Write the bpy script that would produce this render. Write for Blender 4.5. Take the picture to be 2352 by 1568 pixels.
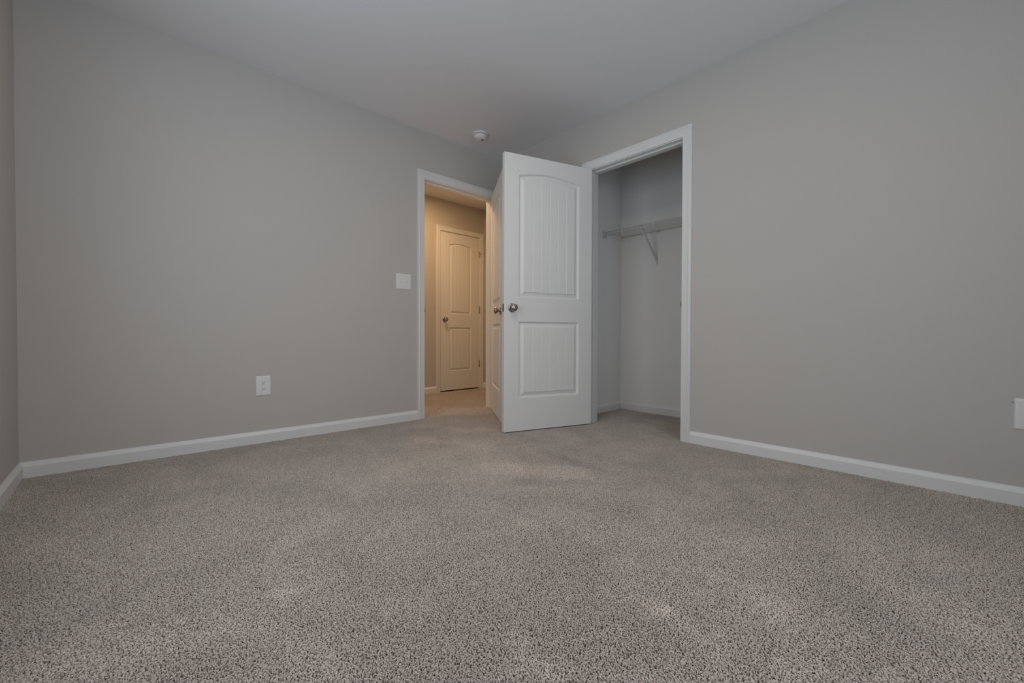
import bpy, bmesh, math, random
import numpy as np
from mathutils import Vector, Matrix
random.seed(7)
C = bpy.context.scene.collection
for o in list(bpy.data.objects): bpy.data.objects.remove(o)
scn = bpy.context.scene

# ------------------------------------------------------------------ camera
F_PX, PITCH, ROLL, YAW = 965.6156, -0.013346, 0.002627, 0.82747
CAM = Vector((-2.7686, -3.1573, 0.7093))
ROOM_H = 2.4485
cd = bpy.data.cameras.new('camera'); cam = bpy.data.objects.new('camera', cd); C.objects.link(cam)
d = Vector((0.67665695, 0.73617747, -0.01334535)); r = Vector((0.73626423, -0.67668906, 0.00262732)); u = Vector((0.00709648, 0.0116035, 0.9999075))
M = Matrix((r, u, -d)).transposed().to_4x4(); M.translation = CAM
cam.matrix_world = M
cd.sensor_fit = 'HORIZONTAL'; cd.sensor_width = 36.0; cd.lens = F_PX / 2352 * 36.0
cd.clip_start = 0.02
scn.camera = cam

# ------------------------------------------------------------------ view + world
scn.view_settings.view_transform = 'Standard'; scn.view_settings.look = 'None'
scn.view_settings.gamma = 1; scn.view_settings.use_curve_mapping = False
scn.view_settings.exposure = -0.07
w = bpy.data.worlds.new('sky'); scn.world = w; w.use_nodes = True
nt = w.node_tree; nt.nodes.clear()
tc = nt.nodes.new('ShaderNodeTexCoord'); sp = nt.nodes.new('ShaderNodeSeparateXYZ')
cr = nt.nodes.new('ShaderNodeValToRGB'); bg = nt.nodes.new('ShaderNodeBackground'); wo = nt.nodes.new('ShaderNodeOutputWorld')
mr = nt.nodes.new('ShaderNodeMapRange'); mr.inputs[1].default_value = -1; mr.inputs[2].default_value = 1
nt.links.new(tc.outputs['Generated'], sp.inputs[0]); nt.links.new(sp.outputs['Z'], mr.inputs[0])
nt.links.new(mr.outputs[0], cr.inputs[0]); nt.links.new(cr.outputs[0], bg.inputs[0]); nt.links.new(bg.outputs[0], wo.inputs[0])
el = cr.color_ramp.elements
SKY, GRD = (0.84, 0.90, 1.0, 1), (0.84, 0.94, 1.08, 1)
el[0].position = 0.0; el[0].color = GRD
el[1].position = 1.0; el[1].color = SKY
for ps, col in ((0.485, GRD), (0.505, SKY)):
    e = el.new(ps); e.color = col
bg.inputs[1].default_value = 3.35
# window openings: one in the wall behind the camera, one added in the wall to its left to brighten the room, with daylight portals
WX0, WX1, WZ0, WZ1, WY = -2.98, -1.25, 0.60, 2.12, -4.00
VY0, VY1 = -2.25, -1.10
def portal(name, loc, rot, sx, sy):
    pl = bpy.data.lights.new(name, 'AREA'); pl.shape = 'RECTANGLE'
    pl.size = sx; pl.size_y = sy; pl.cycles.is_portal = True
    po = bpy.data.objects.new(name, pl); C.objects.link(po); po.location = loc; po.rotation_euler = rot
    return po
po = portal('daylight_portal_south', ((WX0 + WX1) / 2, WY - 0.11, (WZ0 + WZ1) / 2), (math.radians(90), 0, 0), WX1 - WX0, WZ1 - WZ0)
po2 = portal('added_window_portal', (-3.1595 - 0.11, (VY0 + VY1) / 2, (WZ0 + WZ1) / 2), (math.radians(90), 0, math.radians(-90)), VY1 - VY0, WZ1 - WZ0)
# flush ceiling fixtures: bedroom (above the frame) and hallway, plus an added hallway fill
def fixture_light(name, loc, col, power, rad):
    l = bpy.data.lights.new(name, 'AREA'); l.shape = 'DISK'; l.size = 2 * rad; l.energy = power; l.color = col
    o = bpy.data.objects.new(name, l); C.objects.link(o); o.location = loc
    return l, o
LAMP_XY = (-1.60, -1.80)
rl, ro_ = fixture_light('bedroom_fixture_light', (*LAMP_XY, 2.418), (1.0, 0.84, 0.60), 5.4, 0.17)
HLAMP_XY = (-0.30, 0.66); HFILL_XY = (-1.75, 0.66)
hl2, ho2 = fixture_light('hallway_fill_light', (*HFILL_XY, 2.383), (1.0, 0.57, 0.27), 8.4, 0.12)  # unseen second lamp, added as warm fill for the hallway
hl, ho = fixture_light('hallway_fixture_light', (*HLAMP_XY, 2.383), (1.0, 0.60, 0.27), 11.0, 0.12)

# ------------------------------------------------------------------ materials
def mat(name, col, rough=0.6, metal=0.0, bump=None, spec=0.5, vary=None):
    m = bpy.data.materials.new(name); m.use_nodes = True
    n = m.node_tree; b = n.nodes['Principled BSDF']
    b.inputs['Base Color'].default_value = (*col, 1); b.inputs['Roughness'].default_value = rough
    b.inputs['Metallic'].default_value = metal; b.inputs['Specular IOR Level'].default_value = spec
    t = n.nodes.new('ShaderNodeTexCoord')
    if vary:
        ns = n.nodes.new('ShaderNodeTexNoise'); ns.inputs['Scale'].default_value = vary[0]; ns.inputs['Detail'].default_value = 4
        n.links.new(t.outputs['Object'], ns.inputs['Vector'])
        rp = n.nodes.new('ShaderNodeMapRange'); rp.inputs[3].default_value = 1 - vary[1]; rp.inputs[4].default_value = 1 + vary[1]
        n.links.new(ns.outputs['Fac'], rp.inputs[0])
        mx = n.nodes.new('ShaderNodeVectorMath'); mx.operation = 'SCALE'; mx.inputs[0].default_value = col
        n.links.new(rp.outputs[0], mx.inputs['Scale']); n.links.new(mx.outputs[0], b.inputs['Base Color'])
    if bump:
        ns = n.nodes.new('ShaderNodeTexNoise'); ns.inputs['Scale'].default_value = bump[0]; ns.inputs['Detail'].default_value = 3
        n.links.new(t.outputs['Object'], ns.inputs['Vector'])
        bp = n.nodes.new('ShaderNodeBump'); bp.inputs['Strength'].default_value = bump[1]; bp.inputs['Distance'].default_value = bump[2]
        n.links.new(ns.outputs['Fac'], bp.inputs['Height']); n.links.new(bp.outputs[0], b.inputs['Normal'])
    return m
M_WALL = mat('greige_wall_paint', (0.565, 0.540, 0.508), 0.75, bump=(260, 0.35, 0.0006), spec=0.3, vary=(90, 0.02))
M_CEIL = mat('flat_white_ceiling_paint', (0.84, 0.84, 0.84), 0.9, bump=(200, 0.3, 0.0006), spec=0.2, vary=(90, 0.02))
M_CLOSET = mat('off_white_closet_paint', (0.87, 0.86, 0.84), 0.8, bump=(260, 0.35, 0.0006), spec=0.3, vary=(90, 0.02))
M_TRIM = mat('semigloss_white_trim_paint', (0.80, 0.80, 0.785), 0.38, bump=(40, 0.08, 0.0005))
M_DOOR = mat('white_door_paint', (0.82, 0.82, 0.80), 0.42, bump=(350, 0.12, 0.0003))
M_PLATE = mat('white_plastic', (0.82, 0.82, 0.81), 0.35)
M_NICK = mat('satin_nickel', (0.42, 0.38, 0.35), 0.27, metal=1.0, vary=(60, 0.04))
M_STEEL = mat('dull_steel', (0.30, 0.28, 0.26), 0.4, metal=1.0, vary=(60, 0.05))
M_GLOW = mat('lit_warm_diffuser', (0.9, 0.9, 0.88), 0.5)
M_GLOW.node_tree.nodes['Principled BSDF'].inputs['Emission Color'].default_value = (1.0, 0.82, 0.60, 1); M_GLOW.node_tree.nodes['Principled BSDF'].inputs['Emission Strength'].default_value = 3.0
M_DARK = mat('dark_slot', (0.015, 0.014, 0.013), 0.7)
M_WIRE = mat('white_vinyl_coated_wire', (0.70, 0.70, 0.69), 0.4)
M_GLASSF = mat('vinyl_window_white', (0.8, 0.8, 0.8), 0.4)

def carpet_mat(name, pile):
    m = bpy.data.materials.new(name); m.use_nodes = True
    n = m.node_tree; L = n.links.new; b = n.nodes['Principled BSDF']
    b.inputs['Roughness'].default_value = 0.9; b.inputs['Specular IOR Level'].default_value = 0.15
    b.inputs['Sheen Weight'].default_value = 0.25; b.inputs['Sheen Roughness'].default_value = 0.5
    ge = n.nodes.new('ShaderNodeNewGeometry')
    ns = n.nodes.new('ShaderNodeTexNoise'); ns.inputs['Scale'].default_value = 2.2; ns.inputs['Detail'].default_value = 5; ns.inputs['Roughness'].default_value = .6
    ns.inputs['Distortion'].default_value = 1.0
    L(ge.outputs['Position'], ns.inputs['Vector'])
    mr = n.nodes.new('ShaderNodeMapRange'); mr.inputs[1].default_value = .38; mr.inputs[2].default_value = .64; mr.inputs[3].default_value = 0.88; mr.inputs[4].default_value = 1.05
    L(ns.outputs['Fac'], mr.inputs[0])
    rp = n.nodes.new('ShaderNodeValToRGB'); e = rp.color_ramp.elements
    e[0].position = 0; e[0].color = (0.38, 0.31, 0.255, 1)
    e[1].position = 1; e[1].color = (0.74, 0.665, 0.595, 1)
    for ps, col in ((.22, (0.50, 0.43, 0.37, 1)), (.6, (0.61, 0.535, 0.47, 1)), (.9, (0.68, 0.605, 0.54, 1))):
        q = e.new(ps); q.color = col
    if pile:
        at = n.nodes.new('ShaderNodeAttribute'); at.attribute_name = 'yarn'; L(at.outputs['Fac'], rp.inputs[0])
    else:
        rp.color_ramp.elements[0].color = (0.2, .17, .14, 1)
        n2 = n.nodes.new('ShaderNodeTexNoise'); n2.inputs['Scale'].default_value = 300; L(ge.outputs['Position'], n2.inputs['Vector']); L(n2.outputs['Fac'], rp.inputs[0])
    # brushed-pile marks left by feet and the vacuum: (x0, y0, x1, y1, half width, brightness change)
    MARKS = [(-1.30, -1.44, -1.07, -1.76, .105, .15), (-0.89, -1.39, -0.92, -1.84, .035, -.12), (-1.37, -1.70, -1.16, -1.90, .045, -.13),
             (-1.27, -0.67, -1.08, -1.12, .06, .10), (-0.94, -0.61, -0.78, -0.66, .06, .09), (-1.77, -2.48, -1.75, -2.63, .018, .22), (-1.75, -2.63, -1.78, -2.77, .028, .16),
             (-1.49, -2.65, -1.52, -2.84, .035, .14), (-2.12, -2.45, -2.12, -2.56, .022, .16), (-2.45, -1.90, -2.40, -1.90, .02, .16), (-1.66, -2.04, -1.66, -2.09, .03, .12),
             (.477, -1.33, .475, -1.45, .05, .16), (-0.62, -1.68, -0.58, -1.89, .07, .08), (-1.72, -0.92, -1.72, -1.30, .07, .06), (-1.22, -0.35, -1.04, -0.42, .05, -.10), (-0.85, -2.10, -1.07, -2.05, .06, -.07)]
    n3 = n.nodes.new('ShaderNodeTexNoise'); n3.inputs['Scale'].default_value = 14; n3.inputs['Detail'].default_value = 4; L(ge.outputs['Position'], n3.inputs['Vector'])
    def math_(op, a_, b_=None, clamp=False):
        q = n.nodes.new('ShaderNodeMath'); q.operation = op; q.use_clamp = clamp
        for i_, v_ in ((0, a_), (1, b_)):
            if v_ is None: continue
            if isinstance(v_, (int, float)): q.inputs[i_].default_value = v_
            else: L(v_, q.inputs[i_])
        return q.outputs[0]
    sx = n.nodes.new('ShaderNodeSeparateXYZ'); L(ge.outputs['Position'], sx.inputs[0])
    PX, PY = sx.outputs['X'], sx.outputs['Y']; wob = math_('MULTIPLY', math_('SUBTRACT', n3.outputs['Fac'], .5), .16)
    tot = mr.outputs[0]
    for x0, y0_, x1, y1_, hw_, amt in MARKS:
        dx, dy = x1 - x0, y1_ - y0_; l2 = dx * dx + dy * dy
        ax_ = math_('SUBTRACT', PX, x0); ay_ = math_('SUBTRACT', PY, y0_)
        t_ = math_('MULTIPLY', math_('ADD', math_('MULTIPLY', ax_, dx), math_('MULTIPLY', ay_, dy)), 1 / l2, True)
        ex = math_('SUBTRACT', ax_, math_('MULTIPLY', t_, dx)); ey = math_('SUBTRACT', ay_, math_('MULTIPLY', t_, dy))
        ds = math_('ADD', math_('SQRT', math_('ADD', math_('MULTIPLY', ex, ex), math_('MULTIPLY', ey, ey))), wob)
        sm = n.nodes.new('ShaderNodeMapRange'); sm.interpolation_type = 'SMOOTHSTEP'; L(ds, sm.inputs[0])
        sm.inputs[1].default_value = hw_ + .035; sm.inputs[2].default_value = hw_ - .035; sm.inputs[3].default_value = 0; sm.inputs[4].default_value = amt
        tot = math_('ADD', tot, sm.outputs[0])
    mx = n.nodes.new('ShaderNodeVectorMath'); mx.operation = 'SCALE'
    L(rp.outputs[0], mx.inputs[0]); L(tot, mx.inputs['Scale']); L(mx.outputs[0], b.inputs['Base Color'])
    return m
M_PILE = carpet_mat('beige_twist_carpet_yarn', True)
M_BACK = carpet_mat('carpet_backing', False)

# ------------------------------------------------------------------ helpers
def link(name, me, m, parent=None, smooth=False, loc=None, rotz=None):
    o = bpy.data.objects.new(name, me); C.objects.link(o)
    if m: me.materials.append(m)
    if smooth:
        for p in me.polygons: p.use_smooth = True
    if parent: o.parent = parent
    if loc: o.location = loc
    if rotz is not None: o.rotation_euler = (0, 0, rotz)
    return o
def obj(name, bm, m, parent=None, smooth=False, loc=None, rotz=None, sharp=None):
    me = bpy.data.meshes.new(name); bmesh.ops.recalc_face_normals(bm, faces=bm.faces[:]); bm.to_mesh(me); bm.free()
    o = link(name, me, m, parent, smooth or sharp is not None, loc, rotz)
    if sharp is not None:
        me.set_sharp_from_angle(angle=math.radians(sharp))
    return o
def tag(o, label, cat, group=None, kind=None):
    o['label'] = label; o['category'] = cat
    if group: o['group'] = group
    if kind: o['kind'] = kind
    return o
def struct(o, label=None, cat=None):
    o['kind'] = 'structure'
    if label: o['label'] = label; o['category'] = cat
    return o
def empty(name, loc, rotz=0):
    o = bpy.data.objects.new(name, None); C.objects.link(o); o.location = loc; o.rotation_euler = (0, 0, rotz); o.empty_display_size = .05
    return o
def box(bm, lo, hi, bevel=0):
    lo = Vector(lo); hi = Vector(hi); c = (lo + hi) / 2; s = hi - lo
    g = bmesh.ops.create_cube(bm, size=1, matrix=Matrix.Translation(c) @ Matrix.Diagonal((*s, 1)))
    if bevel:
        es = list({e for v in g['verts'] for e in v.link_edges})
        bmesh.ops.bevel(bm, geom=es, offset=bevel, segments=2, affect='EDGES', profile=.5)
def tube(bm, a, b, rad, seg=8):
    a = Vector(a); b = Vector(b); ax = b - a; L = ax.length
    q = ax.to_track_quat('Z', 'Y').to_matrix().to_4x4()
    bmesh.ops.create_cone(bm, cap_ends=True, segments=seg, radius1=rad, radius2=rad, depth=L, matrix=Matrix.Translation((a + b) / 2) @ q)
def lathe(bm, prof, mtx=Matrix(), seg=40):
    rings = []
    for rr, z in prof:
        if rr < 1e-6: rings.append([bm.verts.new(mtx @ Vector((0, 0, z)))])
        else: rings.append([bm.verts.new(mtx @ Vector((rr * math.cos(2 * math.pi * k / seg), rr * math.sin(2 * math.pi * k / seg), z))) for k in range(seg)])
    for A, B in zip(rings, rings[1:]):
        for k in range(seg):
            k2 = (k + 1) % seg
            if len(A) == 1 and len(B) == 1: continue
            if len(A) == 1: bm.faces.new((A[0], B[k], B[k2]))
            elif len(B) == 1: bm.faces.new((A[k], B[0], A[k2]))
            else: bm.faces.new((A[k], B[k], B[k2], A[k2]))
def sweep(bm, prof, frames):
    """prof: (across, out) points; frames: list of functions (across,out)->Vector; consecutive frames are bridged"""
    R = [[bm.verts.new(f(a, b)) for a, b in prof] for f in frames]
    n = len(prof)
    for A, B in zip(R, R[1:]):
        for k in range(n):
            bm.faces.new((A[k], A[(k + 1) % n], B[(k + 1) % n], B[k]))
    bm.faces.new(R[0][::-1]); bm.faces.new(R[-1])

# ------------------------------------------------------------------ room shell
T = 0.115                                  # partition thickness
XW, YS = -3.1595, -4.00                    # west and south wall faces
AX0, AX1 = -0.883, -0.115                  # hallway doorway (jamb faces)
BY0, BY1 = -1.836, -1.068                  # closet doorway (jamb faces)
HEAD = 2.041
HALL_Y, HALL_H = 1.325, 2.415
JT = 0.018
def wall(name, boxes, label, m=None):
    bm = bmesh.new()
    for lo, hi in boxes: box(bm, lo, hi)
    return struct(obj(name, bm, m or M_WALL), label, 'wall')
ZB = -0.03
wall('wall_north', [((XW - T, 0, ZB), (AX0 - JT, T, ROOM_H)), ((AX1 + JT, 0, ZB), (T, T, ROOM_H)), ((AX0 - JT, 0, HEAD + JT), (AX1 + JT, T, ROOM_H))],
     'greige wall with the doorway to the hallway, a light switch and an outlet')
wall('wall_east', [((0, YS - T, ZB), (T, BY0 - JT, ROOM_H)), ((0, BY1 + JT, ZB), (T, -0.0, ROOM_H)), ((0, BY0 - JT, HEAD + JT), (T, BY1 + JT, ROOM_H))],
     'greige wall on the right with the open closet doorway')
wall('wall_west', [((XW - T, YS - T, ZB), (XW, VY0, ROOM_H)), ((XW - T, VY1, ZB), (XW, 0, ROOM_H)), ((XW - T, VY0, ZB), (XW, VY1, WZ0)), ((XW - T, VY0, WZ1), (XW, VY1, ROOM_H))], 'narrow strip of greige wall at the far left edge')
wall('wall_south', [((XW, YS - T, ZB), (WX0, YS, ROOM_H)), ((WX1, YS - T, ZB), (0, YS, ROOM_H)), ((WX0, YS - T, ZB), (WX1, YS, WZ0)), ((WX0, YS - T, WZ1), (WX1, YS, ROOM_H))],
     'window wall behind the viewpoint')
HD0, HD1 = 0.136, 0.746
wall('wall_hallway', [((-2.6, HALL_Y, ZB), (HD0 - .003 - JT, HALL_Y + T, ROOM_H)), ((HD1 + .003 + JT, HALL_Y, ZB), (0.822, HALL_Y + T, ROOM_H)), ((HD0 - .003 - JT, HALL_Y, 2.020 + JT), (HD1 + .003 + JT, HALL_Y + T, ROOM_H)), ((HD0 - .1, HALL_Y + T, ZB), (HD1 + .1, HALL_Y + T + .02, ROOM_H))], 'warmly lit hallway wall seen through the left doorway')
wall('wall_hallway_left', [((-2.6 - T, T, ZB), (-2.6, HALL_Y + T, ROOM_H))], 'end wall of the hallway')
HRX = 0.822
wall('wall_hallway_right', [((HRX, T, ZB), (HRX + T, HALL_Y + T, ROOM_H))], 'far end wall of the hallway')
CXB, CYL, CYR = 0.80, -0.848, -2.75
wall('wall_closet_back', [((CXB, CYR - T, ZB), (CXB + T, CYL + T, ROOM_H))], 'back wall of the closet behind the wire shelf', M_CLOSET)
wall('wall_closet_left', [((T, CYL, ZB), (CXB, CYL + T, ROOM_H))], 'left side wall of the closet', M_CLOSET)
wall('wall_closet_right', [((T, CYR - T, ZB), (CXB, CYR, ROOM_H))], 'right side wall of the closet', M_CLOSET)
wall('wall_hallway_inner', [((T, 0, ZB), (0.822 + T, T, ROOM_H))], 'near side wall of the hallway')
bm = bmesh.new(); box(bm, (XW - T, YS - T, ROOM_H), (T, T, ROOM_H + .1)); box(bm, (T, CYR - T, ROOM_H), (CXB + T, CYL + T, ROOM_H + .1))
struct(obj('ceiling', bm, M_CEIL), 'flat pale ceiling of the bedroom', 'ceiling')
bm = bmesh.new(); box(bm, (-2.6, T + .001, HALL_H), (HRX, HALL_Y - .001, ROOM_H + .1))
struct(obj('ceiling_hallway', bm, M_CEIL), 'warmly lit hallway ceiling seen through the left doorway', 'ceiling')
bm = bmesh.new(); box(bm, (XW - T, YS - T, -0.06), (HRX + T, HALL_Y + T, -0.0075))
struct(obj('floor', bm, M_BACK), 'floor under the beige carpet', 'floor')

# windows, both out of the frame; the left-wall one is added for its light
def window(name, loc, rz, width, label):
    wf = empty(name, loc, rz); struct(wf, label, 'window')
    bm = bmesh.new(); hw = width / 2; hh = WZ1 - WZ0
    for lo, hi in (((-hw, -.09, 0), (-hw + .04, -.03, hh)), ((hw - .04, -.09, 0), (hw, -.03, hh)), ((-.02, -.09, 0), (.02, -.03, hh)), ((-hw, -.09, 0), (hw, -.03, .04)), ((-hw, -.09, hh - .04), (hw, -.03, hh)), ((-hw, -.085, hh / 2 - .015), (hw, -.035, hh / 2 + .015))):
        box(bm, lo, hi)
    obj('window_frame', bm, M_GLASSF, wf)
    bm = bmesh.new(); box(bm, (-hw - .04, -.03, -.02), (hw + .04, .03, 0), .004); obj('window_sill', bm, M_TRIM, wf)
window('window_1', ((WX0 + WX1) / 2, WY, WZ0), 0, WX1 - WX0, 'white window in the wall behind the viewpoint')
window('window_added', (XW, (VY0 + VY1) / 2, WZ0), math.radians(-90), VY1 - VY0, 'unseen white window added in the left wall for its daylight')

# ------------------------------------------------------------------ baseboards
BASE = [(0, -0.012), (0.0150, -0.012), (0.0150, 0.0565), (0.0140, 0.0590), (0.0055, 0.0735), (0.0045, 0.0765), (0.0040, 0.0793), (0, 0.0793)]
def baseboard(name, pts, outs, label):
    """pts: polyline of wall-face points; outs: per-point offset directions (mitred)"""
    bm = bmesh.new()
    fr = [(lambda a, z, P=Vector((*p, 0)), O=Vector((*o, 0)): P + O * a + Vector((0, 0, z))) for p, o in zip(pts, outs)]
    sweep(bm, BASE, fr)
    return struct(obj(name, bm, M_TRIM), label, 'baseboard')
CW = 0.0655     # casing width
RV = 0.0055     # casing reveal from the jamb face
CA0 = AX0 - 0.0 ; CIN_A0, CIN_A1 = AX0 + RV, AX1 + RV
E0 = 0.877 + CW
baseboard('baseboard_north', [(XW, 0), (-0.944, 0)], [(1, -1), (0, -1)], 'white baseboard below the greige wall left of the hallway doorway')
baseboard('baseboard_west', [(XW, 0), (XW, YS)], [(1, -1), (1, 1)], 'white baseboard at the far left edge')
baseboard('baseboard_east', [(0, -1.900), (0, YS)], [(-1, 0), (-1, 1)], 'white baseboard right of the closet doorway')
baseboard('baseboard_east_corner', [(0, -1.005), (0, 0)], [(-1, 0), (-1, -1)], 'baseboard behind the open doors')
baseboard('baseboard_south', [(XW, YS), (0, YS)], [(1, 1), (-1, 1)], 'baseboard below the window')
baseboard('baseboard_closet', [(T, CYL), (CXB, CYL), (CXB, CYR), (T, CYR)], [(0, -1), (-1, -1), (-1, 1), (0, 1)], 'white baseboard running around the inside of the closet')
baseboard('baseboard_hallway', [(-2.6, HALL_Y), (0.076, HALL_Y)], [(0, -1), (0, -1)], 'baseboard left of the hallway door')
baseboard('baseboard_hallway_right', [(0.812, HALL_Y), (HRX, HALL_Y), (HRX, T)], [(0, -1), (-1, -1), (-1, 1)], 'baseboard right of the hallway door')

# ------------------------------------------------------------------ door casings + jambs
CAS = [(0, 0), (0, .0085), (.0025, .0105), (.010, .0115), (.040, .0130), (.0465, .0165), (.0505, .0175), (.0535, .0160), (.0550, .0140), (.0575, .0145), (.0600, .0175), (.0635, .0180), (.0650, .0165), (.0655, 0)]
def opening(name, org, ax, nrm, w, head, label, side_depth=T, back=True, cw=1.0):
    """org: floor point at jamb face start, ax: unit along wall, nrm: unit toward the room, w: clear width"""
    ax = Vector(ax); nrm = Vector(nrm); org = Vector(org); up = Vector((0, 0, 1))
    root = empty(name, org); struct(root, label, 'door frame')
    rv = RV
    def casing(side, o2, n2):
        bm = bmesh.new()
        pr = [(a * cw, b) for a, b in CAS]
        fr = [lambda a, b: o2 + ax * (-rv - a) + n2 * b + up * -.012,
              lambda a, b: o2 + ax * (-rv - a) + n2 * b + up * (head + rv + a),
              lambda a, b: o2 + ax * (w + rv + a) + n2 * b + up * (head + rv + a),
              lambda a, b: o2 + ax * (w + rv + a) + n2 * b + up * -.012]
        sweep(bm, pr, fr)
        for v in bm.verts: v.co -= org
        return obj('casing', bm, M_TRIM, root, sharp=28)
    casing('front', org, nrm)
    if back: casing('back', org - nrm * side_depth, -nrm)
    bm = bmesh.new()
    def bx(a0, a1, d0, d1, z0, z1, bev=0):   # a along wall, d depth into wall
        ps = [ax * a + nrm * -dd for a in (a0, a1) for dd in (d0, d1)]
        lo = Vector((min(p.x for p in ps), min(p.y for p in ps), z0)); hi = Vector((max(p.x for p in ps), max(p.y for p in ps), z1))
        box(bm, lo, hi, bev)
    bx(-JT, 0, 0, side_depth, -.012, head + JT); bx(w, w + JT, 0, side_depth, -.012, head + JT); bx(0, w, 0, side_depth, head, head + JT)
    obj('jamb', bm, M_TRIM, root)
    bm = bmesh.new(); s0, s1, st = .040, .072, .011
    bx(0, st, s0, s1, -.012, head, .002); bx(w - st, w, s0, s1, -.012, head, .002); bx(st, w - st, s0, s1, head - st, head, .002)
    obj('door_stop', bm, M_TRIM, root)
    return root, bx
def strike(root, ax, nrm, a, zc, inward):
    """plate on the jamb face at distance a along ax, with its lip folded over the room edge"""
    ax = Vector(ax); nrm = Vector(nrm); bm = bmesh.new()
    def bb(a0, a1, d0, d1, z0, z1):
        ps = [ax * q + nrm * -dd for q in (a0, a1) for dd in (d0, d1)]
        box(bm, (min(p.x for p in ps), min(p.y for p in ps), z0), (max(p.x for p in ps), max(p.y for p in ps), z1))
    bb(a, a + inward * .0025, .002, .034, zc - .028, zc + .028); bb(a, a + inward * .004, -.006, .004, zc - .014, zc + .014)
    o = obj('strike_plate', bm, M_STEEL, root); o['label'] = 'satin metal strike plate'
ra, _ = opening('trim_1', (AX0, 0, 0), (1, 0, 0), (0, -1, 0), AX1 - AX0, HEAD, 'white casing and jamb around the hallway doorway')
strike(ra, (1, 0, 0), (0, -1, 0), 0, .925, 1)
rb, _ = opening('trim_2', (0, BY1, 0), (0, -1, 0), (-1, 0, 0), BY1 - BY0, HEAD, 'white casing and jamb around the closet doorway')
strike(rb, (0, -1, 0), (-1, 0, 0), BY1 - BY0, .925, -1)
HD0, HD1 = 0.136, 0.746
rc, _ = opening('trim_3', (HD0 - .003, HALL_Y, 0), (1, 0, 0), (0, -1, 0), HD1 - HD0 + .006, 2.020, 'warm lit white casing around the closed door across the hallway', T, False, .88)

# ------------------------------------------------------------------ panelled doors
def door_bm(W, z0, z1, px0, px1, lo_z, up_z, rise, boards, inset=.042, th=.035):
    """leaf in local coords: x along width from hinge, y from 0 (one face) to th (other face)"""
    bm = bmesh.new()
    def face(ypos, sgn):
        P = lambda x, z, dp: bm.verts.new((x, ypos + sgn * dp, z))
        gw = .0026
        fx0, fx1 = px0 + inset, px1 - inset
        ts = [0.0]; grv = [0]
        for k in range(1, boards):
            g = k / boards; e = gw / (fx1 - fx0)
            for q, dd in ((g - e, 0), (g, 1), (g + e, 0)): ts.append(q); grv.append(dd)
        ts.append(1.0); grv.append(0)
        n = len(ts)
        def top(x, zc, rs, i):
            if rs == 0: return zc - i
            xc = (px0 + px1) / 2; hwid = (px1 - px0) / 2
            R = (hwid * hwid + rs * rs) / (2 * rs)
            return zc + rs - (R - math.sqrt(max(0, (R - i) ** 2 - (x - xc) ** 2))) - i + i
        outer = []
        for (pz0, pz1, rs) in ((lo_z[0], lo_z[1], 0), (up_z[0], up_z[1], rise)):
            rings = []
            for i, dp in ((0, 0), (.0015, .0022), (.0040, .0034), (.0060, .0078), (.0085, .0135), (.0115, .0145), (inset - .0022, .0046), (inset, .0014)):
                xs = [px0 + i + t * (px1 - px0 - 2 * i) for t in ts]
                last = i == inset
                bot = [P(x, pz0 + i, dp + (.0024 * g if last else 0)) for x, g in zip(xs, grv)]
                tp = [P(x, top(x, pz1, rs, i), dp + (.0024 * g if last else 0)) for x, g in zip(xs, grv)]
                if i == 0: outer.append((xs, bot, tp))
                rings.append((bot, tp))
            for (b0, t0), (b1, t1) in zip(rings, rings[1:]):
                for k in range(n - 1):
                    bm.faces.new((b0[k], b0[k + 1], b1[k + 1], b1[k])); bm.faces.new((t0[k], t1[k], t1[k + 1], t0[k + 1]))
                bm.faces.new((b0[0], b1[0], t1[0], t0[0])); bm.faces.new((b0[-1], t0[-1], t1[-1], b1[-1]))
            b, t = rings[-1]
            for k in range(n - 1): bm.faces.new((b[k], b[k + 1], t[k + 1], t[k]))
        (xs, lb, lt), (_, ub, ut) = outer
        v = {k: P(*k, 0) for k in ((0, z0), (W, z0), (0, z1), (W, z1))}
        e0 = [P(x, z0, 0) for x in xs]; e1 = [P(x, z1, 0) for x in xs]
        for k in range(n - 1):
            bm.faces.new((e0[k], e0[k + 1], lb[k + 1], lb[k])); bm.faces.new((lt[k], lt[k + 1], ub[k + 1], ub[k])); bm.faces.new((ut[k], ut[k + 1], e1[k + 1], e1[k]))
        bm.faces.new((v[(0, z0)], e0[0], lb[0], lt[0], ub[0], ut[0], e1[0], v[(0, z1)]))
        bm.faces.new((e0[-1], v[(W, z0)], v[(W, z1)], e1[-1], ut[-1], ub[-1], lt[-1], lb[-1]))
        return [v[(0, z0)]] + e0 + [v[(W, z0)], v[(W, z1)]] + e1[::-1] + [v[(0, z1)]]
    A = face(0, 1); B = face(th, -1)
    for k in range(len(A)):
        k2 = (k + 1) % len(A); bm.faces.new((A[k], A[k2], B[k2], B[k]))
    return bm
def knob_prof():
    return [(0, 0), (.0325, 0), (.0325, .004), (.030, .0075), (.022, .010), (.0125, .012), (.0110, .016), (.0110, .021), (.014, .0255), (.0215, .030), (.0265, .036), (.0275, .042), (.0262, .048), (.0225, .0535), (.0155, .0575), (.007, .0595), (0, .060)]
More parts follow.
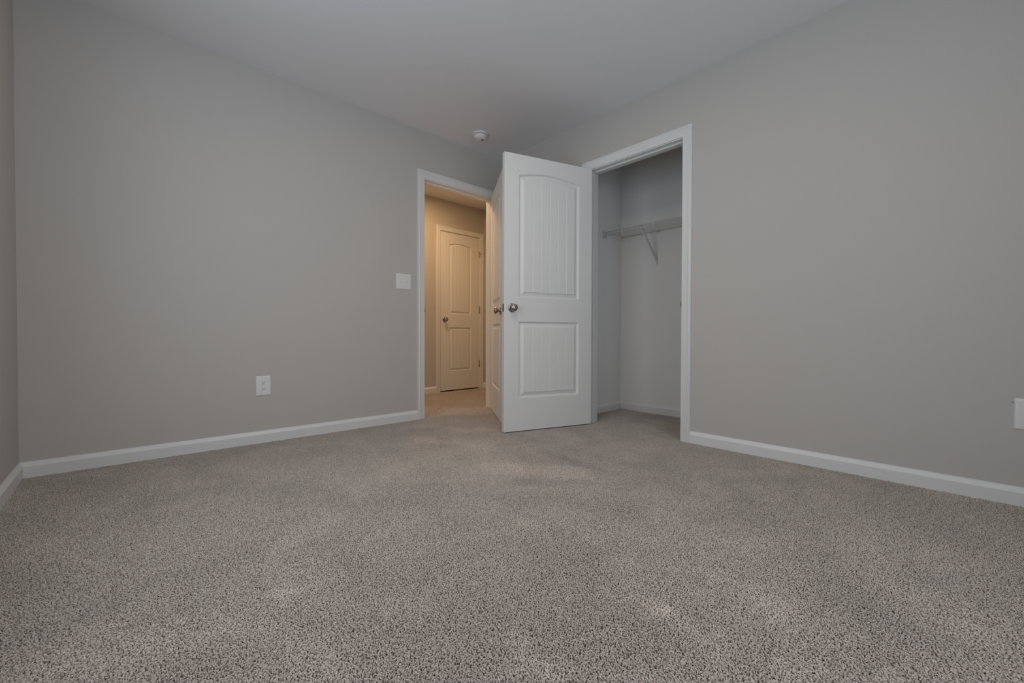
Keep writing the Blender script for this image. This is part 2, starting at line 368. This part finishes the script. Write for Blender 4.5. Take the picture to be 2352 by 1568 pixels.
def add_knob(root, x, z, y, sgn, hole=False, s=1.0):
    m = Matrix.Translation((x, y, z)) @ Matrix.Rotation(math.radians(90 if sgn < 0 else -90), 4, 'X') @ Matrix.Scale(s, 4)
    bm = bmesh.new(); lathe(bm, knob_prof()[:6] + [(0, .0125)], m); ro = obj('rosette', bm, M_NICK, root, sharp=40); ro['label'] = 'satin nickel rosette'
    bm = bmesh.new(); lathe(bm, [(0, .0115)] + knob_prof()[5:], m); ko = obj('knob', bm, M_NICK, root, sharp=60); ko['label'] = 'satin nickel round door knob'
    if hole:
        bm = bmesh.new(); tube(bm, m @ Vector((.0185, 0, .004)), m @ Vector((.0185, 0, .0122)), .0032, 12)
        obj('privacy_hole', bm, M_DARK, ro)
def hinge(root, x, y, z, axis=1):
    bm = bmesh.new(); tube(bm, (x, y, z - .045), (x, y, z + .045), .0065, 12); tube(bm, (x, y, z - .050), (x, y, z + .050), .0035, 10)
    box(bm, (x, min(y, 0) , z - .0445), (x + .0015, max(y, 0) + .02, z + .0445))
    o = obj('hinge', bm, M_STEEL, root); o['label'] = 'dull metal hinge'
def latch(root, W, z, bolt=True):
    bm = bmesh.new(); box(bm, (W - .0005, .0175 - .0125, z - .0285), (W + .0012, .0175 + .0125, z + .0285))
    lp = obj('latch_plate', bm, M_STEEL, root); lp['label'] = 'metal latch plate on the door edge'
    bm = bmesh.new(); box(bm, (W + .001, .0175 - .006, z - .009), (W + .0125, .0175 + .006, z + .009), .002); obj('latch_bolt', bm, M_NICK, lp)
DW = 0.762
SPEC30 = dict(px0=.120, px1=.645, lo_z=(.250, .815), up_z=(.993, 1.887), rise=.034, boards=6)
def make_door(name, loc, rot, W, z0, z1, spec, label, knob_z=.914, hinge_y=0, back=True, leafx=0.0, hole=False):
    root = empty(name, loc, rot); struct(root, label, 'door')
    bm = door_bm(W, z0, z1, **spec)
    obj('leaf', bm, M_DOOR, root, sharp=24)
    add_knob(root, W - .062, knob_z, 0.0005, -1)
    if back: add_knob(root, W - .062, knob_z, .0345, 1, hole)
    latch(root, W, knob_z)
    return root
# closet door: local x from hinge, y=0 face is the closet-side face turned to the camera
a = 0.306
hingeP = Vector((-0.016, -1.0765, 0)); dv = Vector((-math.cos(a), math.sin(a), 0)); nn = Vector((-math.sin(a), -math.cos(a), 0))
# local +x = dv, local +y must be -nn (away from the camera face)
rot = math.atan2(dv.y, dv.x)
ly = Vector((-math.sin(rot), math.cos(rot), 0))
def place_door(name, pivot, dv, nface, W, z0, z1, spec, label, hole=False):
    """nface: outward normal of the face seen by the camera; leaf sits between pivot line and pivot + th*nface"""
    rot = math.atan2(dv.y, dv.x); ly = Vector((-math.sin(rot), math.cos(rot), 0))
    if ly.dot(nface) < 0:   # local -y faces the camera
        loc = pivot + nface * .035; root = make_door(name, loc, rot, W, z0, z1, spec, label, hole=hole)
        hy = .035 + .004
    else:
        loc = pivot; root = make_door(name, loc, rot, W, z0, z1, spec, label, hole=hole); hy = -.004
    for hz in (.26, 1.03, 1.82): hinge(root, -.003, hy, hz)
    return root
D2 = place_door('door_2', hingeP, dv, nn, DW, .009, 2.036, SPEC30, 'white two-panel arched closet door standing wide open in the middle', hole=True)
b = 1.0
dv1 = Vector((-math.cos(b), -math.sin(b), 0)); nn1 = Vector((-math.sin(b), math.cos(b), 0))
D1 = place_door('door_1', Vector((-0.116, -0.010, 0)), dv1, nn1, DW, .009, 2.036, SPEC30, 'white hallway door seen edge-on, half open behind the closet door')
# closed door across the hallway (hinges on the right, opens toward the viewer)
rt = empty('door_3', (HD1, HALL_Y + .001, 0), math.pi); struct(rt, 'closed narrow two-panel door across the hallway in warm light', 'door')
SP24 = dict(px0=.135, px1=.478, lo_z=(.258, .818), up_z=(.990, 1.872), rise=.026, boards=5, inset=.034)
W3 = HD1 - HD0
bm = door_bm(W3, .016, 2.016, **SP24)
for v in bm.verts: v.co.y -= .035
obj('leaf', bm, M_DOOR, rt, sharp=24)
add_knob(rt, W3 - .060, .916, -.0005, 1)
for hz in (.333, 1.06, 1.80):
    bm = bmesh.new(); tube(bm, (-.004, .006, hz - .045), (-.004, .006, hz + .045), .0065, 12)
    if hz > 1.5: tube(bm, (-.004, .006, hz + .005), (-.034, .030, hz + .005), .0022, 8); tube(bm, (-.004, .006, hz + .035), (.012, .020, hz + .035), .0030, 8)
    h_ = obj('hinge', bm, M_STEEL, rt); h_['label'] = 'dull metal hinge'

# ------------------------------------------------------------------ outlets and switch
def frame_on(wallname, along, z):
    """local x = along the wall, local z up, local -y out of the wall"""
    if wallname == 'north': return (along, 0, z), 0.0
    return (0, along, z), -math.pi / 2
def outlet(wallname, along, z, label, parts=True, group=None):
    loc, rz = frame_on(wallname, along, z)
    root = tag(empty('wall_outlet', loc, rz), label, 'outlet', group)
    Wp, Hp = .0875, .1300
    bm = bmesh.new()
    v = []
    for (ix, y) in ((0, 0), (0, -.002), (.004, -.0058), (.010, -.0066)):
        v.append([bm.verts.new((sx * (Wp / 2 - ix), y, sz * (Hp / 2 - ix))) for sx, sz in ((-1, -1), (1, -1), (1, 1), (-1, 1))])
    for A, B in zip(v, v[1:]):
        for k in range(4): bm.faces.new((A[k], A[(k + 1) % 4], B[(k + 1) % 4], B[k]))
    bm.faces.new(v[-1]); bm.faces.new(v[0][::-1])
    obj('cover_plate', bm, M_PLATE, root)
    for s in (1, -1):
        bm = bmesh.new(); zc = s * .0195
        n = 28; pts = []
        for k in range(n):
            t = 2 * math.pi * k / n; x = .0172 * math.cos(t); zz = .0172 * math.sin(t); zz = max(-.0135, min(.0135, zz)); pts.append((x, zz))
        rA = [bm.verts.new((x, -.0060, zc + z2)) for x, z2 in pts]; rB = [bm.verts.new((x * .95, -.0086, zc + z2 * .95)) for x, z2 in pts]
        for k in range(n): bm.faces.new((rA[k], rA[(k + 1) % n], rB[(k + 1) % n], rB[k]))
        bm.faces.new(rB)
        rec = obj('receptacle', bm, M_PLATE, root)
        bm = bmesh.new()
        box(bm, (-.0075, -.0090, zc + .0005), (-.0050, -.0080, zc + .0095)); box(bm, (.0050, -.0090, zc + .0015), (.0072, -.0080, zc + .0085))
        tube(bm, (0, -.0090, zc - .0065), (0, -.0080, zc - .0065), .0030, 12)
        so = obj('slots', bm, M_DARK, rec); so['label'] = 'dark plug slots'
    bm = bmesh.new(); tube(bm, (0, -.0062, 0), (0, -.0078, 0), .0032, 14); obj('screw', bm, M_PLATE, root)
    return root
outlet('north', -2.0995, .376, 'white duplex outlet low on the wall left of the hallway doorway')
outlet('east', -3.333, .3865, 'white outlet low on the right wall, cut by the right edge of the frame')
bm = bmesh.new(); box(bm, (-.0015, -3.2895, .4338), (0, -3.279, .4348)); 
tag(obj('wall_nick', bm, M_DARK), 'thin dark nick in the paint beside the right wall outlet', 'mark')
sw = tag(empty('light_switch', (-1.0795, 0, 1.1535)), 'white two-gang switch plate beside the hallway doorway', 'switch')
bm = bmesh.new(); v = []
for (ix, y) in ((0, 0), (0, -.002), (.004, -.0058), (.009, -.0066)):
    v.append([bm.verts.new((sx * (.0655 - ix), y, sz * (.0635 - ix))) for sx, sz in ((-1, -1), (1, -1), (1, 1), (-1, 1))])
for A, B in zip(v, v[1:]):
    for k in range(4): bm.faces.new((A[k], A[(k + 1) % 4], B[(k + 1) % 4], B[k]))
bm.faces.new(v[-1]); bm.faces.new(v[0][::-1]); obj('cover_plate', bm, M_PLATE, sw)
for sx, up_ in ((-1, -1), (1, 1)):
    bm = bmesh.new(); x = sx * .023
    box(bm, (x - .0047, -.0070, -.0115), (x + .0047, -.0060, .0115)); sl = obj('switch_slot', bm, M_DARK, sw)
    sl['label'] = 'dark toggle slot'
    bm = bmesh.new(); box(bm, (x - .0045, -.0076, -.0112), (x + .0045, -.0062, .0112)); box(bm, (x - .0036, -.0165, -.0042), (x + .0036, -.0062, .0042), .001)
    for q in bm.verts:
        if q.co.y < -.010: q.co.z += up_ * .008
    obj('toggle', bm, M_PLATE, sw)
    for zz in (.030, -.030):
        bm = bmesh.new(); tube(bm, (x, -.0062, zz), (x, -.0076, zz), .0030, 12); obj('screw', bm, M_PLATE, sw)

# ------------------------------------------------------------------ smoke detector
sd = tag(empty('smoke_detector', (-.505, -.282, ROOM_H)), 'round white smoke detector on the ceiling above the hallway doorway', 'smoke detector')
flip = Matrix.Rotation(math.pi, 4, 'X')
bm = bmesh.new(); lathe(bm, [(0, 0), (.066, 0), (.068, .003), (.068, .008), (.066, .012), (.060, .0135), (.052, .0135), (.052, .012), (0, .012)], flip, 56); obj('base', bm, M_PLATE, sd, sharp=35)
bm = bmesh.new(); lathe(bm, [(0, .012), (.0515, .012), (.0515, .0165), (0, .0165)], flip, 56); gq = obj('vent_gap', bm, M_DARK, sd); gq['label'] = 'dark vent gap'
bm = bmesh.new(); lathe(bm, [(.050, .016), (.055, .0165), (.0555, .024), (.054, .032), (.049, .0395), (.040, .045), (.026, .049), (.010, .050), (0, .050)], flip, 56); dm = obj('cover', bm, M_PLATE, sd, sharp=50)
# curved lip with a grey disc as the painted shade of a hollow behind it, on the far right of the cover
bm = bmesh.new(); n = 20; ring = []
for k in range(n + 1):
    t = math.radians(-34 - 58 + 116 * k / n); tap = math.sin(math.pi * k / n) ** .6 * .998 + .002
    r0, r1, zt = .0345 - .004 * tap, .0345 + .004 * tap, -.046 - .0115 * tap
    ring.append([bm.verts.new((q * math.cos(t), q * math.sin(t), z_)) for q, z_ in ((r0, -.040), (r0 + .0015, zt + .001), (.0355, zt), (r1 + .001, zt + .002), (r1 + .004, -.038))])
for A, B in zip(ring, ring[1:]):
    for k in range(5): bm.faces.new((A[k], A[(k + 1) % 5], B[(k + 1) % 5], B[k]))
bm.faces.new(ring[0]); bm.faces.new(ring[-1][::-1]); obj('sensor_lip', bm, M_PLATE, dm, sharp=50)
bm = bmesh.new(); lathe(bm, [(0, -.0475), (.012, -.0495), (.014, -.0505), (0, -.0505)], Matrix.Translation((.019, -.0115, 0)), 24)
so_ = obj('hollow_shade', bm, M_STEEL, dm, sharp=50); so_['label'] = 'grey disc standing in for the shade of a hollow'

# ------------------------------------------------------------------ ceiling fixtures (the lights above sit just under their diffusers)
for (lx, ly_), h_, rad_, lab in ((LAMP_XY, ROOM_H, .17, 'round flush ceiling light in the middle of the bedroom ceiling'), (HLAMP_XY, HALL_H, .12, 'round flush ceiling light of the hallway nearest the bedroom doorway'), (HFILL_XY, HALL_H, .12, 'round ceiling light added as fill at the unseen left end of the hallway')):
    la = tag(empty('ceiling_light', (lx, ly_, h_)), lab, 'light')
    bm = bmesh.new(); lathe(bm, [(0, 0), (rad_ + .012, 0), (rad_ + .012, .022), (rad_ + .004, .026), (rad_ + .002, .020), (0, .020)], flip, 48); obj('fixture_rim', bm, M_PLATE, la, sharp=40)
    bm = bmesh.new(); lathe(bm, [(0, .0205), (rad_, .0205), (rad_, .0225), (0, .0225)], flip, 48); df = obj('diffuser', bm, M_GLOW, la); df['label'] = 'glowing round diffuser'

# ------------------------------------------------------------------ closet wire shelf
SZ, SXF = 1.668, 0.500
sh = tag(empty('wire_shelf', (CXB, -1.8, SZ)), 'white wire shelf fixed to the back wall inside the closet', 'shelf')
O = Vector((CXB, -1.8, SZ))
def sub(bm):
    for v in bm.verts: v.co -= O
    return bm
y0, y1 = CYR + .004, CYL - .004
for nm, x, z, rad in (('front_rod', SXF, SZ - .003, .0028), ('lip_rod', SXF - .002, SZ - .036, .0028), ('back_rod', CXB - .008, SZ - .003, .0028)):
    bm = bmesh.new(); tube(bm, (x, y0, z), (x, y1, z), rad, 10); obj(nm, sub(bm), M_WIRE, sh, smooth=True)
bm = bmesh.new(); k = 0
y = y1 - .012
while y > y0:
    tube(bm, (SXF - .001, y, SZ + .0005), (CXB - .006, y, SZ + .0005), .0012, 6); y -= .0155
o = obj('cross_wires', sub(bm), M_WIRE, sh); o['kind'] = 'stuff'
y = -1.051
while y > y0:
    bm = bmesh.new(); box(bm, (SXF - .0055, y - .0035, SZ - .038), (SXF - .0015, y + .0035, SZ + .001)); obj('lip_support', sub(bm), M_WIRE, sh); y -= .299
for y in (-1.225, -2.14):
    bm = bmesh.new()
    A = Vector((CXB - .004, y, 1.395)); B = Vector((SXF + .010, y, SZ - .006)); dd = (B - A).normalized(); nn_ = Vector((dd.z, 0, -dd.x)) * .006; ww = Vector((0, .009, 0))
    def bar(pts, sgnlist):
        vs = [bm.verts.new(p) for p in pts]; return vs
    q = [bm.verts.new(P + s * ww + t * nn_) for P in (A, B) for s, t in ((-1, -1), (1, -1), (1, 1), (-1, 1))]
    for k in range(4): bm.faces.new((q[k], q[(k + 1) % 4], q[4 + (k + 1) % 4], q[4 + k]))
    bm.faces.new(q[:4][::-1]); bm.faces.new(q[4:])
    box(bm, (CXB - .003, y - .010, 1.362), (CXB, y + .010, 1.415), .001)
    br = obj('support_brace', sub(bm), M_WIRE, sh)
    bm = bmesh.new(); tube(bm, (CXB - .0055, y, 1.374), (CXB - .003, y, 1.374), .0032, 10); sc = obj('screw', sub(bm), M_STEEL, br); sc['label'] = 'dark screw'
for y in (-1.246, -1.56, -1.87, -2.18):
    bm = bmesh.new(); box(bm, (CXB - .014, y - .004, SZ - .014), (CXB, y + .004, SZ + .004), .0015)
    tube(bm, (CXB - .012, y, SZ - .016), (CXB - .006, y, SZ - .016), .004, 8)
    cl = obj('wall_clip', sub(bm), M_WIRE, sh)
    bm = bmesh.new(); tube(bm, (CXB - .0165, y, SZ - .014), (CXB - .014, y, SZ - .014), .0035, 8); obj('screw', sub(bm), M_STEEL, cl)
bm = bmesh.new(); box(bm, (SXF - .012, CYL - .006, SZ - .050), (SXF + .052, CYL, SZ + .012), .002); box(bm, (SXF - .012, CYL - .022, SZ - .046), (SXF + .012, CYL - .004, SZ - .040), .001)
box(bm, (SXF - .012, CYL - .022, SZ - .006), (SXF + .030, CYL - .004, SZ - .001), .001)
eb = obj('end_bracket', sub(bm), M_WIRE, sh)
for dx, dz in ((.000, .006), (.000, -.044), (.046, -.002)):
    bm = bmesh.new(); tube(bm, (SXF - .004 + dx, CYL - .008, SZ + dz), (SXF - .004 + dx, CYL - .0055, SZ + dz), .0032, 8); obj('screw', sub(bm), M_STEEL, eb)

# ------------------------------------------------------------------ carpet pile
TS = 0.40
def carpet_tile():
    rng = np.random.default_rng(11)
    sp_ = 0.0037; n = int(TS / sp_)
    gx, gy = np.meshgrid((np.arange(n) + .5) / n * TS, (np.arange(n) + .5) / n * TS)
    gx = gx.ravel() - TS / 2; gy = gy.ravel() - TS / 2; N = len(gx)
    gx = gx + rng.normal(0, .0013, N); gy = gy + rng.normal(0, .0013, N)
    # smooth lay field so neighbouring tufts lean together
    ang = rng.uniform(0, 2 * np.pi, N)
    lean = rng.gamma(2.2, .0013, N).clip(.0004, .0075)
    lx = np.cos(ang) * lean; ly = np.sin(ang) * lean
    hgt = .0100 + rng.normal(0, .0012, N) - lean * .45
    rad = .00160 * (1 + rng.normal(0, .16, N)).clip(.6, 1.5)
    S = 5
    prof = [(0.0, .9, 0.0), (.55, 1.0, .15), (.85, 1.05, .55), (.98, .85, 1.0), (.93, .55, 1.45)]
    phi = rng.uniform(0, 2 * np.pi, N)
    V = []
    for h, rm, lf in prof:
        # tops turn over along the lay direction
        cx = gx + lx * lf * 1.1; cy = gy + ly * lf * 1.1; cz = hgt * h
        for s in range(S):
            t = phi + 2 * np.pi * s / S + h * 1.4
            V.append(np.stack([cx + rad * rm * np.cos(t) * (1 + .5 * lf * np.abs(np.cos(t - ang))), cy + rad * rm * np.sin(t), cz + (-.25 * rad * rm * np.cos(t - ang) * lf)], 1))
    V.append(np.stack([gx + lx * 1.75, gy + ly * 1.75, hgt * .90], 1))
    V = np.stack(V, 1)           # N, 4*S+1, 3
    per = V.shape[1]; nr = len(prof)
    F4 = []; F3 = []
    for rI in range(nr - 1):
        for s in range(S):
            F4.append((rI * S + s, rI * S + (s + 1) % S, (rI + 1) * S + (s + 1) % S, (rI + 1) * S + s))
    for s in range(S): F3.append(((nr - 1) * S + s, (nr - 1) * S + (s + 1) % S, per - 1))
    off = (np.arange(N) * per)[:, None, None]
    f4 = (np.array(F4)[None] + off).reshape(-1, 4); f3 = (np.array(F3)[None] + off).reshape(-1, 3)
    me = bpy.data.meshes.new('carpet_pile')
    nv = N * per; me.vertices.add(nv); me.vertices.foreach_set('co', V.reshape(-1).astype(np.float32))
    loops = np.concatenate([f4.ravel(), f3.ravel()]); me.loops.add(len(loops)); me.loops.foreach_set('vertex_index', loops.astype(np.int32))
    npoly = len(f4) + len(f3); me.polygons.add(npoly)
    st = np.concatenate([np.arange(len(f4)) * 4, len(f4) * 4 + np.arange(len(f3)) * 3]).astype(np.int32)
    me.polygons.foreach_set('loop_start', st)
    me.update(calc_edges=True)
    me.polygons.foreach_set('use_smooth', np.ones(npoly, dtype=bool))
    yarn = (np.repeat(rng.beta(2.2, 1.8, N), per) + rng.normal(0, .10, N * per)).clip(0, 1).astype(np.float32)
    at = me.attributes.new('yarn', 'FLOAT', 'POINT'); at.data.foreach_set('value', yarn)
    me.validate()
    return me
pile = link('carpet_pile', carpet_tile(), M_PILE)
pile.location = (0, 0, -0.0078)
tag(pile, 'beige twisted carpet pile covering the bedroom, hallway and closet floors', 'carpet', kind='stuff')
# lay the tile over the whole floor
ng = bpy.data.node_groups.new('lay_carpet', 'GeometryNodeTree')
ng.interface.new_socket('Geometry', in_out='INPUT', socket_type='NodeSocketGeometry'); ng.interface.new_socket('Geometry', in_out='OUTPUT', socket_type='NodeSocketGeometry')
N = ng.nodes.new; L = ng.links.new
gi = N('NodeGroupInput'); go = N('NodeGroupOutput')
X0, X1_, Y0, Y1_ = XW, HRX, YS, HALL_Y
nx = math.ceil((X1_ - X0) / TS); ny = math.ceil((Y1_ - Y0) / TS)
gr = N('GeometryNodeMeshGrid'); gr.inputs['Size X'].default_value = (nx - 1) * TS; gr.inputs['Size Y'].default_value = (ny - 1) * TS
gr.inputs['Vertices X'].default_value = nx; gr.inputs['Vertices Y'].default_value = ny
tr = N('GeometryNodeTransform'); tr.inputs['Translation'].default_value = (X0 + nx * TS / 2, Y1_ - ny * TS / 2, 0)
ip = N('GeometryNodeInstanceOnPoints'); rv_ = N('FunctionNodeRandomValue'); rv_.data_type = 'INT'
rv_.inputs[4].default_value = 0; rv_.inputs[5].default_value = 3
mm = N('ShaderNodeMath'); mm.operation = 'MULTIPLY'; mm.inputs[1].default_value = math.pi / 2
cx_ = N('ShaderNodeCombineXYZ')
L(gr.outputs[0], tr.inputs[0]); L(tr.outputs[0], ip.inputs['Points']); L(gi.outputs[0], ip.inputs['Instance'])
L(rv_.outputs[2], mm.inputs[0]); L(mm.outputs[0], cx_.inputs['Z']); L(cx_.outputs[0], ip.inputs['Rotation']); L(ip.outputs[0], go.inputs[0])
md = pile.modifiers.new('lay_carpet', 'NODES'); md.node_group = ng
